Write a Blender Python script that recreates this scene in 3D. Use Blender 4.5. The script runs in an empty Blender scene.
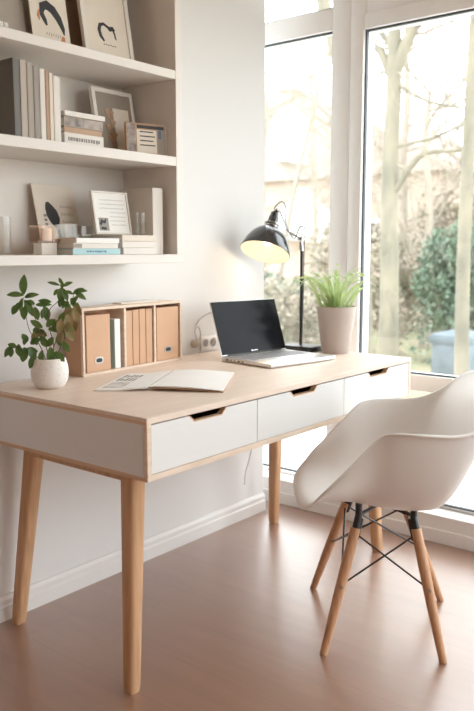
import bpy, bmesh, math, random
from mathutils import Vector, Matrix, Euler
random.seed(7)
S = bpy.context.scene
C = S.collection
PI = math.pi

# ------------------------------------------------------------------ materials
def lin(c):
    return tuple(((v/255)/12.92 if v/255 <= .04045 else ((v/255+.055)/1.055)**2.4) for v in c)

def mat(name, rgb, rough=.5, metal=0, spec=.5, noise=0, nscale=8, bump=0, bscale=60, rgb2=None, stretch=(1, 1, 1), coat=0):
    m = bpy.data.materials.new(name); m.use_nodes = True
    nt = m.node_tree; b = nt.nodes['Principled BSDF']
    b.inputs['Roughness'].default_value = rough
    b.inputs['Metallic'].default_value = metal
    b.inputs['Specular IOR Level'].default_value = spec
    b.inputs['Coat Weight'].default_value = coat
    b.inputs['Base Color'].default_value = (*rgb, 1)
    if noise or rgb2 or bump:
        tc = nt.nodes.new('ShaderNodeTexCoord'); mp = nt.nodes.new('ShaderNodeMapping')
        mp.inputs['Scale'].default_value = stretch
        nt.links.new(tc.outputs['Object'], mp.inputs['Vector'])
    if noise or rgb2:
        n = nt.nodes.new('ShaderNodeTexNoise'); n.inputs['Scale'].default_value = nscale; n.inputs['Detail'].default_value = 4
        nt.links.new(mp.outputs['Vector'], n.inputs['Vector'])
        r = nt.nodes.new('ShaderNodeValToRGB')
        c2 = rgb2 or tuple(v*(1-noise) for v in rgb)
        r.color_ramp.elements[0].color = (*c2, 1); r.color_ramp.elements[0].position = .35
        r.color_ramp.elements[1].color = (*rgb, 1); r.color_ramp.elements[1].position = .65
        nt.links.new(n.outputs['Fac'], r.inputs['Fac']); nt.links.new(r.outputs['Color'], b.inputs['Base Color'])
    if bump:
        n2 = nt.nodes.new('ShaderNodeTexNoise'); n2.inputs['Scale'].default_value = bscale
        nt.links.new(mp.outputs['Vector'], n2.inputs['Vector'])
        bp = nt.nodes.new('ShaderNodeBump'); bp.inputs['Strength'].default_value = bump; bp.inputs['Distance'].default_value = .003
        nt.links.new(n2.outputs['Fac'], bp.inputs['Height']); nt.links.new(bp.outputs['Normal'], b.inputs['Normal'])
    return m

def wood(name, a, b_, stretch, rough=.5, scale=6, spec=.4):
    return mat(name, a, rough, spec=spec, rgb2=b_, nscale=scale, stretch=stretch)

def glass_mat(name, tint=(1, 1, 1), f=.06, rough=0.0):
    m = bpy.data.materials.new(name); m.use_nodes = True
    nt = m.node_tree; nt.nodes.clear()
    o = nt.nodes.new('ShaderNodeOutputMaterial'); mx = nt.nodes.new('ShaderNodeMixShader')
    t = nt.nodes.new('ShaderNodeBsdfTransparent'); t.inputs['Color'].default_value = (*tint, 1)
    g = nt.nodes.new('ShaderNodeBsdfGlossy'); g.inputs['Roughness'].default_value = rough
    lw = nt.nodes.new('ShaderNodeLayerWeight'); pw = nt.nodes.new('ShaderNodeMath'); pw.operation = 'POWER'; pw.inputs[1].default_value = 4
    ma = nt.nodes.new('ShaderNodeMath'); ma.operation = 'MULTIPLY_ADD'; ma.inputs[1].default_value = .7; ma.inputs[2].default_value = f*.5
    nt.links.new(lw.outputs['Facing'], pw.inputs[0]); nt.links.new(pw.outputs[0], ma.inputs[0])
    nt.links.new(ma.outputs[0], mx.inputs['Fac'])
    nt.links.new(t.outputs[0], mx.inputs[1]); nt.links.new(g.outputs[0], mx.inputs[2]); nt.links.new(mx.outputs[0], o.inputs['Surface'])
    return m

def floor_mat():
    m = bpy.data.materials.new('floor_planks'); m.use_nodes = True
    nt = m.node_tree; b = nt.nodes['Principled BSDF']; L = nt.links.new
    tc = nt.nodes.new('ShaderNodeTexCoord')
    mp = nt.nodes.new('ShaderNodeMapping'); mp.inputs['Rotation'].default_value = (0, 0, PI/2); L(tc.outputs['Object'], mp.inputs['Vector'])
    br = nt.nodes.new('ShaderNodeTexBrick'); L(mp.outputs['Vector'], br.inputs['Vector'])
    br.inputs['Scale'].default_value = 1; br.inputs['Brick Width'].default_value = 1.9; br.inputs['Row Height'].default_value = .19
    br.inputs['Mortar Size'].default_value = .0012; br.inputs['Mortar Smooth'].default_value = .2
    br.inputs['Color1'].default_value = (*FA, 1); br.inputs['Color2'].default_value = (*FB, 1)
    br.inputs['Mortar'].default_value = (*tuple(v*.78 for v in FB), 1); br.offset = .37
    n = nt.nodes.new('ShaderNodeTexNoise'); n.inputs['Scale'].default_value = 4; n.inputs['Detail'].default_value = 5
    mp2 = nt.nodes.new('ShaderNodeMapping'); mp2.inputs['Scale'].default_value = (6, .6, 1); L(tc.outputs['Object'], mp2.inputs['Vector']); L(mp2.outputs['Vector'], n.inputs['Vector'])
    rp = nt.nodes.new('ShaderNodeValToRGB'); rp.color_ramp.elements[0].position = .3; rp.color_ramp.elements[1].position = .7
    rp.color_ramp.elements[0].color = (.9, .88, .87, 1); rp.color_ramp.elements[1].color = (1.06, 1.04, 1.03, 1); L(n.outputs['Fac'], rp.inputs['Fac'])
    mx = nt.nodes.new('ShaderNodeMix'); mx.data_type = 'RGBA'; mx.blend_type = 'MULTIPLY'; mx.inputs['Factor'].default_value = 1
    L(br.outputs['Color'], mx.inputs['A']); L(rp.outputs['Color'], mx.inputs['B']); L(mx.outputs['Result'], b.inputs['Base Color'])
    b.inputs['Roughness'].default_value = .36; b.inputs['Specular IOR Level'].default_value = 1.0; b.inputs['Coat Weight'].default_value = 1.0; b.inputs['Coat Roughness'].default_value = .28
    return m

FA = (.30, .165, .108); FB = (.275, .148, .096)
M = {}
M['wall'] = mat('wall_paint', (.71, .70, .695), .7, bump=.05, bscale=150)
M['bouncewall'] = mat('warm_bounce_paint', (.54, .33, .21), .8, noise=.02, nscale=3)  # unseen walls, tinted so their bounce warms the shaded sides
M['ceil'] = mat('ceiling_paint', (.80, .73, .66), .8, noise=.02, nscale=3)
M['trim'] = mat('white_trim_paint', (.75, .735, .72), .45, noise=.02, nscale=4)
M['shelf'] = mat('white_shelf_paint', (.76, .72, .68), .5, noise=.02, nscale=5)
M['pvc'] = mat('window_frame_white', (.92, .92, .92), .35, noise=.02, nscale=5)
M['gasket'] = mat('dark_gasket', (.06, .075, .09), .5, noise=.1)
M['floor'] = floor_mat(); M['floor'].node_tree.nodes['Principled BSDF'].inputs['Coat IOR'].default_value = 1.7
M['glass'] = glass_mat('window_glass', (.985, .995, .99))
M['clear'] = glass_mat('clear_glass', (.965, .97, .965))
M['peachglass'] = glass_mat('peach_glass', (.96, .89, .83))
M['birch'] = wood('birch_top', (.79, .66, .56), (.73, .60, .50), (.7, 9, 9), .42)
M['ply'] = wood('plywood_edge', (.70, .50, .34), (.60, .40, .25), (1, 1, 40), .5, 5)
M['ply_light'] = wood('light_plywood', (.77, .64, .53), (.69, .55, .43), (2, 2, 14), .5, 5)
M['oak'] = wood('oak_leg', (.60, .36, .205), (.50, .29, .155), (22, 22, 1.4), .42, 4)
M['beech'] = wood('beech_dowel', (.58, .33, .19), (.48, .26, .14), (30, 30, 2), .38, 4)
M['laminate'] = mat('white_laminate', (.74, .735, .73), .35, noise=.015, nscale=4)
M['inside'] = wood('drawer_inside', (.42, .23, .14), (.34, .18, .11), (2, 8, 8), .6)
M['plastic'] = mat('white_shell_plastic', (.84, .82, .80), .32, noise=.01, nscale=4)
M['black'] = mat('black_metal', (.018, .018, .02), .35, noise=.1)
M['lampblack'] = mat('lamp_black_gloss', (.025, .025, .028), .16, spec=.7, noise=.05, coat=.4)
M['cream'] = mat('cream_enamel', (.66, .58, .46), .5, noise=.02)
M['chrome'] = mat('brushed_steel', (.55, .54, .52), .28, metal=1, noise=.05)
M['alu'] = mat('aluminium', (.80, .80, .80), .33, metal=.7, noise=.02)
M['bezel'] = mat('black_screen_glass', (.010, .011, .014), .16, spec=.1, noise=.1)
M['key'] = mat('keyboard_keys', (.30, .31, .33), .5, noise=.05)
M['speckle'] = mat('speckled_ceramic', (.80, .77, .73), .6)
M['greypot'] = mat('taupe_pot', (.50, .43, .395), .6, noise=.05, nscale=5)
M['soil'] = mat('soil', (.06, .04, .03), .9, noise=.4, nscale=60)
M['leaf'] = mat('dark_leaf', (.095, .17, .045), .4, rgb2=(.05, .105, .03), nscale=18)
M['leafbrown'] = mat('browned_leaf', (.36, .25, .13), .5, rgb2=(.20, .20, .07), nscale=30)
M['stem'] = mat('brown_stem', (.22, .14, .09), .7, noise=.3, nscale=40)
M['lime'] = mat('light_green_leaf', (.50, .60, .27), .4, rgb2=(.24, .36, .12), nscale=25)
M['kraft'] = mat('kraft_board', (.62, .385, .245), .7, noise=.05, nscale=12)
M['kraft2'] = mat('kraft_board_dark', (.52, .31, .19), .7, noise=.05, nscale=12)
M['paper'] = mat('white_paper', (.87, .86, .84), .7, noise=.03, nscale=10)
M['paper2'] = mat('cream_paper', (.78, .71, .62), .75, noise=.05, nscale=14)
M['paper3'] = mat('warm_grey_card', (.42, .375, .33), .75, noise=.06, nscale=10)
M['paper4'] = mat('brown_card', (.36, .26, .18), .75, noise=.06, nscale=10)
M['ink'] = mat('black_ink', (.035, .035, .04), .6, noise=.2, nscale=40)
M['greyink'] = mat('grey_ink', (.25, .23, .22), .6, noise=.2, nscale=60)
M['orange'] = mat('orange_ink', (.62, .25, .12), .6, noise=.1)
M['mount'] = mat('taupe_mount', (.33, .285, .24), .7, noise=.05)
M['bk_dark'] = mat('slate_cover', (.155, .148, .135), .55, noise=.05)
M['bk_grey'] = mat('grey_cover', (.48, .42, .36), .6, noise=.05)
M['bk_grey2'] = mat('mid_grey_cover', (.33, .30, .265), .6, noise=.05)
M['bk_white'] = mat('white_cover', (.76, .72, .67), .6, noise=.03)
M['bk_tan'] = mat('tan_cover', (.48, .32, .21), .6, noise=.05)
M['bk_blue'] = mat('pale_blue_cover', (.42, .64, .68), .55, noise=.03)
M['navy'] = mat('navy_ink', (.10, .16, .28), .6, noise=.05)
M['pic'] = mat('printed_picture', (.50, .42, .36), .5, rgb2=(.16, .13, .12), nscale=26)
M['pic2'] = mat('pale_printed_picture', (.74, .71, .68), .45, rgb2=(.40, .37, .36), nscale=22)
M['cord'] = mat('white_cord', (.78, .75, .72), .5, noise=.02)
M['socket'] = mat('white_socket', (.80, .77, .74), .35, noise=.01)
M['hole'] = mat('socket_recess', (.30, .28, .27), .6, noise=.05)
M['wax'] = mat('candle_wax', (.85, .74, .60), .5, noise=.02)
# outside; twigs, dry leaves and house coloured paler to stand in for haze
M['bark'] = mat('pale_bark', (.27, .24, .18), .9, rgb2=(.16, .15, .115), nscale=5, stretch=(1, 1, .4), bump=.3, bscale=14)
M['twig'] = mat('twig_bark', (.38, .33, .27), .9, noise=.2)
M['ivy'] = mat('ivy_leaf', (.14, .22, .15), .7, rgb2=(.18, .20, .145), nscale=2.2)
M['dry'] = mat('dry_leaf', (.42, .35, .28), .7, rgb2=(.30, .28, .21), nscale=3)
M['patio'] = mat('pale_patio_stone', (.60, .57, .54), .7, noise=.06, nscale=2)
M['grass'] = mat('winter_lawn', (.22, .24, .13), .9, rgb2=(.28, .24, .16), nscale=1.5)
M['brick'] = mat('brick_wall', (.50, .385, .32), .9, rgb2=(.44, .34, .28), nscale=12)
M['roof'] = mat('roof_tiles', (.42, .35, .31), .8, noise=.15, nscale=6)
M['render'] = mat('white_render', (.9, .9, .9), .8, noise=.02)
M['bluecloth'] = mat('blue_tarpaulin', (.17, .205, .235), .8, rgb2=(.12, .15, .17), nscale=5)

def translucent(m, rgb, fac):
    nt = m.node_tree; b = nt.nodes['Principled BSDF']; o = [n for n in nt.nodes if n.type == 'OUTPUT_MATERIAL'][0]
    t = nt.nodes.new('ShaderNodeBsdfTranslucent'); t.inputs['Color'].default_value = (*rgb, 1)
    mx = nt.nodes.new('ShaderNodeMixShader'); mx.inputs['Fac'].default_value = fac
    nt.links.new(b.outputs[0], mx.inputs[1]); nt.links.new(t.outputs[0], mx.inputs[2]); nt.links.new(mx.outputs[0], o.inputs['Surface'])
translucent(M['lime'], (.55, .66, .32), .38)
translucent(M['leaf'], (.20, .32, .08), .25)
def speckle():
    m = M['speckle']; nt = m.node_tree; b = nt.nodes['Principled BSDF']
    tc = nt.nodes.new('ShaderNodeTexCoord'); v = nt.nodes.new('ShaderNodeTexVoronoi'); v.inputs['Scale'].default_value = 130
    r = nt.nodes.new('ShaderNodeValToRGB'); r.color_ramp.elements[0].color = (.42, .36, .30, 1); r.color_ramp.elements[0].position = .12
    r.color_ramp.elements[1].color = (.80, .77, .73, 1); r.color_ramp.elements[1].position = .2
    nt.links.new(tc.outputs['Object'], v.inputs['Vector']); nt.links.new(v.outputs['Distance'], r.inputs['Fac']); nt.links.new(r.outputs['Color'], b.inputs['Base Color'])
speckle()

# ------------------------------------------------------------------ helpers
def link(o): C.objects.link(o); return o

class MB:
    def __init__(s): s.bm = bmesh.new()
    def box(s, x0, x1, y0, y1, z0, z1, bevel=0, mtx=None):
        r = bmesh.ops.create_cube(s.bm, size=1)
        vs = r['verts']
        for v in vs:
            v.co = Vector(((x0+x1)/2+v.co.x*(x1-x0), (y0+y1)/2+v.co.y*(y1-y0), (z0+z1)/2+v.co.z*(z1-z0)))
        if bevel:
            es = {e for v in vs for e in v.link_edges}
            rb = bmesh.ops.bevel(s.bm, geom=list(es), offset=bevel, segments=2, affect='EDGES', profile=.5)
            vs = list({v for f in rb['faces'] for v in f.verts} | {v for v in vs if v.is_valid})
        if mtx:
            for v in vs: v.co = mtx @ v.co
        return s
    def tube(s, pts, rad, n=10, cap=True):
        pts = [Vector(p) for p in pts]
        if not hasattr(rad, '__len__'): rad = [rad]*len(pts)
        rings = []
        t0 = (pts[1]-pts[0]).normalized()
        up = Vector((0, 0, 1)) if abs(t0.z) < .9 else Vector((1, 0, 0))
        nrm = t0.cross(up).normalized()
        for i, p in enumerate(pts):
            a = pts[max(0, i-1)]; b = pts[min(len(pts)-1, i+1)]
            t = (b-a).normalized()
            nrm = (nrm - t*nrm.dot(t)).normalized(); bn = t.cross(nrm)
            rings.append([s.bm.verts.new(p+(nrm*math.cos(2*PI*k/n)+bn*math.sin(2*PI*k/n))*rad[i]) for k in range(n)])
        for i in range(len(rings)-1):
            for k in range(n):
                s.bm.faces.new((rings[i][k], rings[i][(k+1) % n], rings[i+1][(k+1) % n], rings[i+1][k]))
        if cap:
            s.bm.faces.new(rings[0][::-1]); s.bm.faces.new(rings[-1])
        return s
    def lathe(s, prof, n=40, mtx=None, closed=False):
        rings = []
        for r, z in prof:
            if r < 1e-6:
                v = s.bm.verts.new((0, 0, z)); rings.append([v]); 
            else:
                rings.append([s.bm.verts.new((r*math.cos(2*PI*k/n), r*math.sin(2*PI*k/n), z)) for k in range(n)])
        for a, b in zip(rings[:-1], rings[1:]):
            for k in range(n):
                k2 = (k+1) % n
                if len(a) == 1 and len(b) == 1: continue
                if len(a) == 1: s.bm.faces.new((a[0], b[k2], b[k]))
                elif len(b) == 1: s.bm.faces.new((a[k], a[k2], b[0]))
                else: s.bm.faces.new((a[k], a[k2], b[k2], b[k]))
        if mtx:
            for R in rings:
                for v in R: v.co = mtx @ v.co
        return s
    def prism(s, poly, lo, hi, axis=1):
        """polygon in the plane normal to axis, extruded lo..hi"""
        def P(a, b, h):
            return (a, h, b) if axis == 1 else ((h, a, b) if axis == 0 else (a, b, h))
        A = [s.bm.verts.new(P(a, b, lo)) for a, b in poly]; B = [s.bm.verts.new(P(a, b, hi)) for a, b in poly]
        s.bm.faces.new(A); s.bm.faces.new(B[::-1])
        n = len(poly)
        for k in range(n): s.bm.faces.new((A[k], B[k], B[(k+1) % n], A[(k+1) % n]))
        return s
    def stroke(s, pts, widths, y0, y1):
        """ink stroke in the XZ plane"""
        L = []; R = []
        n = len(pts)
        if not hasattr(widths, '__len__'): widths = [widths]*n
        for i, p in enumerate(pts):
            a = Vector(pts[max(0, i-1)]); b = Vector(pts[min(n-1, i+1)]); t = (b-a).normalized()
            nn = Vector((-t.y, t.x))*widths[i]/2
            L.append((p[0]+nn.x, p[1]+nn.y)); R.append((p[0]-nn.x, p[1]-nn.y))
        for i in range(n-1):
            s.prism([L[i], L[i+1], R[i+1], R[i]], y0, y1)
        return s
    def leaf(s, base, d, up, ln, w, curl=.2, n=6):
        d = Vector(d).normalized(); side = d.cross(Vector(up)).normalized()
        if side.length < .1: side = Vector((1, 0, 0))
        nr = side.cross(d).normalized(); base = Vector(base)
        prev = None
        for i in range(n+1):
            t = i/n
            ww = w*.5*(math.sin(PI*min(1, t*.93+.05))**.8)
            c = base+d*ln*t - nr*(-curl*ln*(t-t*t*1.9))
            tri = [s.bm.verts.new(c+side*ww+nr*ww*.25), s.bm.verts.new(c), s.bm.verts.new(c-side*ww+nr*ww*.25)]
            if prev:
                s.bm.faces.new((prev[0], tri[0], tri[1], prev[1])); s.bm.faces.new((prev[1], tri[1], tri[2], prev[2]))
            prev = tri
        return s
    def build(s, name, m, parent=None, smooth=False, kind=None):
        bmesh.ops.recalc_face_normals(s.bm, faces=s.bm.faces)
        me = bpy.data.meshes.new(name); s.bm.to_mesh(me); s.bm.free()
        me.materials.append(m)
        if smooth:
            for p in me.polygons: p.use_smooth = True
            if smooth != 'all':
                try: me.set_sharp_from_angle(angle=math.radians(38))
                except Exception: pass
        o = link(bpy.data.objects.new(name, me))
        if parent: o.parent = parent
        if kind: o['kind'] = kind
        return o

def thing(name, label, cat, loc=(0, 0, 0), rot=(0, 0, 0), group=None):
    o = link(bpy.data.objects.new(name, None)); o.location = loc; o.rotation_euler = rot; o.empty_display_size = .05
    o['label'] = label; o['category'] = cat
    if group: o['group'] = group
    return o
def tag(o, label, cat, group=None, loc=None, rot=None):
    o['label'] = label; o['category'] = cat
    if group: o['group'] = group
    if loc: o.location = loc
    if rot: o.rotation_euler = rot
    return o
def smoothpath(pts, sub=6):
    """Catmull-Rom through the points"""
    P = [Vector(p) for p in pts]; P = [P[0]*2-P[1]]+P+[P[-1]*2-P[-2]]
    out = []
    for i in range(1, len(P)-2):
        for k in range(sub):
            t = k/sub
            out.append(.5*((2*P[i])+(-P[i-1]+P[i+1])*t+(2*P[i-1]-5*P[i]+4*P[i+1]-P[i+2])*t*t+(-P[i-1]+3*P[i]-3*P[i+1]+P[i+2])*t**3))
    out.append(P[-2]); return out

# ------------------------------------------------------------------ room shell
WY = 2.05            # desk wall plane
X0, X1 = -1.6, 2.83  # far left wall, face of the plinth under the windows
Y0 = -1.9
H = 2.75
MB().box(X0-.2, 3.05, Y0-.2, 2.6, -.12, 0).build('floor', M['floor'], kind='structure')
MB().box(X0-.2, 3.05, Y0-.2, 2.6, H, H+.12).build('ceiling', M['ceil'], kind='structure')
MB().box(X0-.2, 2.715, WY, 2.6, 0, H).build('wall_left', M['wall'], kind='structure')
MB().box(X0-.2, X0, Y0-.2, WY, 0, H).build('wall_far_side', M['bouncewall'], kind='structure')
RX0, RX1 = 1.15, 2.75     # unseen glazed opening added behind the camera to let in more daylight
rw = MB(); rw.box(X0, RX0, Y0-.15, Y0, 0, H).box(RX1, 3.10, Y0-.15, Y0, 0, H).box(RX0, RX1, Y0-.15, Y0, 2.5, H)
rw.build('wall_rear', M['bouncewall'], kind='structure')
rd = MB()
for k in range(3):
    x = RX0+(RX1-RX0-.06)*k/2; rd.box(x, x+.06, Y0-.11, Y0-.05, .02, 2.5, .004)
rd.box(RX0, RX1, Y0-.11, Y0-.05, 0, .08, .004).box(RX0, RX1, Y0-.11, Y0-.05, 2.44, 2.5, .004)
rd.build('added_door_1', M['pvc'], kind='structure')
MB().box(RX0+.01, RX1-.01, Y0-.083, Y0-.077, .06, 2.46).build('added_door_1_pane', M['glass'], kind='structure')
# baseboard with stepped moulding
bb = MB(); bb.prism([(WY, 0), (WY-.018, 0), (WY-.018, .045), (WY-.014, .05), (WY-.014, .066), (WY-.007, .078), (WY, .078)], X0, 2.713, axis=0)
bb.build('baseboard_left', M['trim'], kind='structure')
# plinth (sill box) under the windows
MB().box(X1, 3.05, Y0, 2.6, 0, .112, .004).box(X1-.008, X1+.01, Y0, 2.35, .0, .055, .003).build('trim_1', M['trim'], kind='structure')
# solid wall pieces of the window wall near / behind the camera
MB().box(2.90, 3.10, -1.9, 2.6, 2.56, H).build('wall_right_header', M['wall'], kind='structure')
MB().box(2.72, 3.1, 2.5, 2.6, .112, 2.56).build('trim_2', M['trim'], kind='structure')

XF, XB = 2.925, 3.00   # frame faces
XG = 2.955             # glass plane
def window(n, y0, y1, zt, glass, sash=False):
    """y0..y1 outer extent; glass: list of (ya,yb,za,zb)"""
    w = link(bpy.data.objects.new('window_%d' % n, None)); w['kind'] = 'structure'
    w.location = (XG, (y0+y1)/2, .112)
    ox, oy, oz = w.location
    # frame assembled from bars around the panes
    f = MB()
    zs = .112
    xs0 = XF-ox; xs1 = XB-ox
    ga, gb = min(g[0] for g in glass), max(g[1] for g in glass)
    f.box(xs0, xs1, y0-oy, ga-oy, 0, zt-oz, .006)
    f.box(xs0, xs1, gb-oy, y1-oy, 0, zt-oz, .006)
    lows = sorted({(g[2], g[3]) for g in glass})
    z = zs
    for (a, b) in lows:
        if a > z: f.box(xs0, xs1, ga-oy-.001, gb-oy+.001, z-oz, a-oz, .006)
        z = b
    f.box(xs0, xs1, ga-oy-.001, gb-oy+.001, z-oz, zt-oz, .006)
    fr = f.build('window_frame', M['pvc'], w, smooth=True)
    if sash:
        s_ = MB(); b = .047; x0_, x1_ = xs0-.022, xs0+.01
        za, zb = lows[0][0], lows[-1][1]
        s_.box(x0_, x1_, gb-oy, gb+b-oy, 0, zb+b+.012-oz, .005)
        s_.box(x0_, x1_, ga-b-oy, ga-oy, 0, zb+b+.012-oz, .005)
        s_.box(x0_, x1_, ga-oy, gb-oy, zb-oz, zb+b+.012-oz, .005)
        s_.box(x0_+.004, x1_, ga-oy, gb-oy, lows[0][1]-oz, lows[1][0]-oz, .005)
        s_.build('window_sash', M['pvc'], w, smooth=True)
    gk = MB(); gl = MB()
    for (a, b, c, d) in glass:
        gl.box(XG-.003-ox, XG+.003-ox, a-oy-.004, b-oy+.004, c-oz-.004, d-oz+.004)
        g = .006
        for x in (xs0-(.023 if sash else .002),):
            xa, xb = x+.018, x+.034
            gk.box(xa, xb, a-oy, a+g-oy, c-oz, d-oz); gk.box(xa, xb, b-g-oy, b-oy, c-oz, d-oz)
            gk.box(xa, xb, a-oy, b-oy, c-oz, c+g-oz)
            if d > .7: gk.box(xa, xb, a-oy, b-oy, d-g-oz, d-oz)
    gl.build('window_pane', M['glass'], w); gk.build('window_gasket', M['gasket'], w)
window(1, 1.765, 2.5, 2.56, [(1.856, 2.44, .125, .588), (1.856, 2.44, .652, 2.077), (1.856, 2.44, 2.168, 2.50)])
window(2, .50, 1.765, 2.56, [(.60, 1.690, .125, .588), (.60, 1.690, .655, 2.050), ], sash=True)
window(3, -.62, .50, 2.56, [(-.55, .43, .125, .588), (-.55, .43, .652, 2.077), (-.55, .43, 2.168, 2.50)])
window(4, -1.9, -.62, 2.56, [(-1.80, -.68, .125, .588), (-1.80, -.68, .652, 2.077), (-1.80, -.68, 2.168, 2.50)])  # out of view, glazing extended here to bring in more daylight

# ------------------------------------------------------------------ desk
DX0, DX1, DY0, DY1 = 1.297, 2.694, 1.332, 2.043
desk = thing('writing_desk', 'long white and birch writing desk with three drawers against the wall', 'desk', (1.995, 1.69, 0))
dx, dy = 1.995, 1.69
def D(x0, x1, y0, y1, z0, z1, b=.001): return (x0-dx, x1-dx, y0-dy, y1-dy, z0, z1, b)
MB().box(*D(DX0, DX1, DY0, DY1, .740, .756, .0012)).build('desktop', M['birch'], desk)
MB().box(*D(DX0+.0006, DX1, DY0, DY1, .596, .612)).box(*D(DX0+.0006, DX0+.016, DY0+.0005, DY1, .612, .740)).box(*D(DX1-.016, DX1, DY0+.0005, DY1, .612, .740)).build('carcass', M['ply_light'], desk)
# thin brown ply line under the top and along the bottom of the side panel
MB().box(*D(DX0-.0006, DX0+.006, DY0+.001, DY1, .7385, .7465, .0003)).box(*D(DX0-.0004, DX0+.006, DY0+.001, DY1, .596, .606, .0003)).build('edge_banding', M['ply'], desk)
MB().box(*D(DX0-.0008, DX0+.004, DY0+.014, DY1-.001, .607, .7385, .0004)).build('side_panel', M['laminate'], desk)
MB().box(*D(DX0+.016, DX1-.016, DY1-.015, DY1-.003, .612, .74)).build('back_panel', M['laminate'], desk)
for x in (1.734, 2.208): MB().box(*D(x, x+.008, DY0+.03, DY1-.02, .612, .74)).build('divider', M['laminate'], desk)
for a, b in ((1.3145, 1.7365), (1.7395, 2.2105), (2.2135, 2.6765)):
    c = (a+b)/2; w1, w0, dp = .076, .056, .0185
    zt = .7365
    poly = [(a-dx, .6135), (b-dx, .6135), (b-dx, zt), (c+w1-dx, zt), (c+w0-dx, zt-dp), (c-w0-dx, zt-dp), (c-w1-dx, zt), (a-dx, zt)]
    fr = MB().prism(poly, DY0+.002-dy, DY0+.018-dy).build('drawer', M['laminate'], desk)
    # plywood rim lining the finger cut-out
    rim = MB().prism([(c-w1-dx, zt), (c-w0-dx, zt-dp), (c+w0-dx, zt-dp), (c+w1-dx, zt), (c+w1-.004-dx, zt), (c+w0-.002-dx, zt-dp+.0025), (c-w0+.002-dx, zt-dp+.0025), (c-w1+.004-dx, zt)], DY0+.0015-dy, DY0+.0185-dy)
    r_ = rim.build('drawer_pull', M['ply'], fr)
    bx = MB(); bx.box(*D(a+.012, b-.012, DY0+.0192, DY0+.03, .618, .712)).box(*D(a+.012, a+.024, DY0+.03, DY0+.42, .618, .712)).box(*D(b-.024, b-.012, DY0+.03, DY0+.42, .618, .712)).box(*D(a+.024, b-.024, DY0+.03, DY0+.42, .618, .626)).box(*D(a+.024, b-.024, DY0+.41, DY0+.42, .626, .712))
    bx.build('drawer_box', M['inside'], fr)
# legs: rounded tapering square posts splayed outwards
def post(mb, top, foot, rt, rf, n=20):
    top, foot = Vector(top), Vector(foot); rings = []
    for t in (0, .08, .3, .6, .97, 1):
        p = top.lerp(foot, t); r = rt+(rf-rt)*t
        if t == 1: r -= .0025
        ring = []
        for k in range(n):
            a = 2*PI*k/n+PI/n; ca, sa = math.cos(a), math.sin(a); q = .55
            ring.append(mb.bm.verts.new(p+Vector((math.copysign(abs(ca)**q, ca)*r, math.copysign(abs(sa)**q, sa)*r, 0))))
        rings.append(ring)
    for a, b in zip(rings[:-1], rings[1:]):
        for k in range(n): mb.bm.faces.new((a[k], a[(k+1) % n], b[(k+1) % n], b[k]))
    mb.bm.faces.new(rings[0]); mb.bm.faces.new(rings[-1][::-1])
for fx, fy, sx, sy in ((1.325, 1.433, 1.05, .55), (1.368, 1.992, 1.5, -1.4), (2.607, 1.910, -1, -1), (2.600, 1.405, -1, 1)):
    lg = MB(); post(lg, (fx+sx*.035-dx, fy+sy*.035-dy, .5955), (fx-dx, fy-dy, .0), .0275, .0190); lg.build('leg', M['oak'], desk, smooth=True)
for x in (1.368, 2.583):
    MB().box(*D(x-.015, x+.015, 1.475, 1.905, .558, .5955, .004)).build('leg_rail', M['oak'], desk)

# ------------------------------------------------------------------ armchair
ch_c = Vector((2.069, 1.081, 0)); ch_rot = math.atan2(.795, -.606)-PI/2
chair = thing('shell_armchair', 'white moulded plastic armchair on tapered wooden dowel legs beside the desk', 'chair', ch_c, (0, 0, ch_rot))
# profile tables against v: centre line (y,z) and rim (x,y,z)
CEN = [(0, .276, .418), (.05, .288, .438), (.12, .258, .455), (.28, .155, .438), (.42, .03, .415), (.55, -.075, .415), (.65, -.118, .437), (.74, -.146, .50), (.83, -.178, .61), (.92, -.236, .71), (1, -.312, .782)]
RIM = [(0, .085, .275, .416), (.03, .140, .274, .426), (.06, .183, .267, .440), (.11, .214, .250, .460), (.18, .230, .220, .500), (.25, .240, .170, .555), (.31, .248, .100, .632), (.36, .257, .068, .666), (.43, .276, .030, .678), (.52, .294, -.04, .680), (.61, .300, -.115, .680), (.69, .295, -.172, .692), (.77, .278, -.222, .720), (.84, .252, -.260, .753), (.90, .215, -.286, .774), (.95, .160, -.303, .783), (1, .085, -.315, .787)]
def interp(T, v):
    for i in range(len(T)-1):
        if v <= T[i+1][0]+1e-9: break
    p1, p2 = T[i], T[i+1]; p0 = T[i-1] if i else tuple(2*a-b for a, b in zip(p1, p2)); p3 = T[i+2] if i+2 < len(T) else tuple(2*b-a for a, b in zip(p1, p2))
    h = p2[0]-p1[0]; t = (v-p1[0])/h
    out = []
    for k in range(1, len(p1)):
        m1 = (p2[k]-p0[k])/(p2[0]-p0[0])*h; m2 = (p3[k]-p1[k])/(p3[0]-p1[0])*h
        out.append((2*t**3-3*t*t+1)*p1[k]+(t**3-2*t*t+t)*m1+(-2*t**3+3*t*t)*p2[k]+(t**3-t*t)*m2)
    return out
sb = bmesh.new(); NV, NU = 64, 22; grid = []
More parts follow.
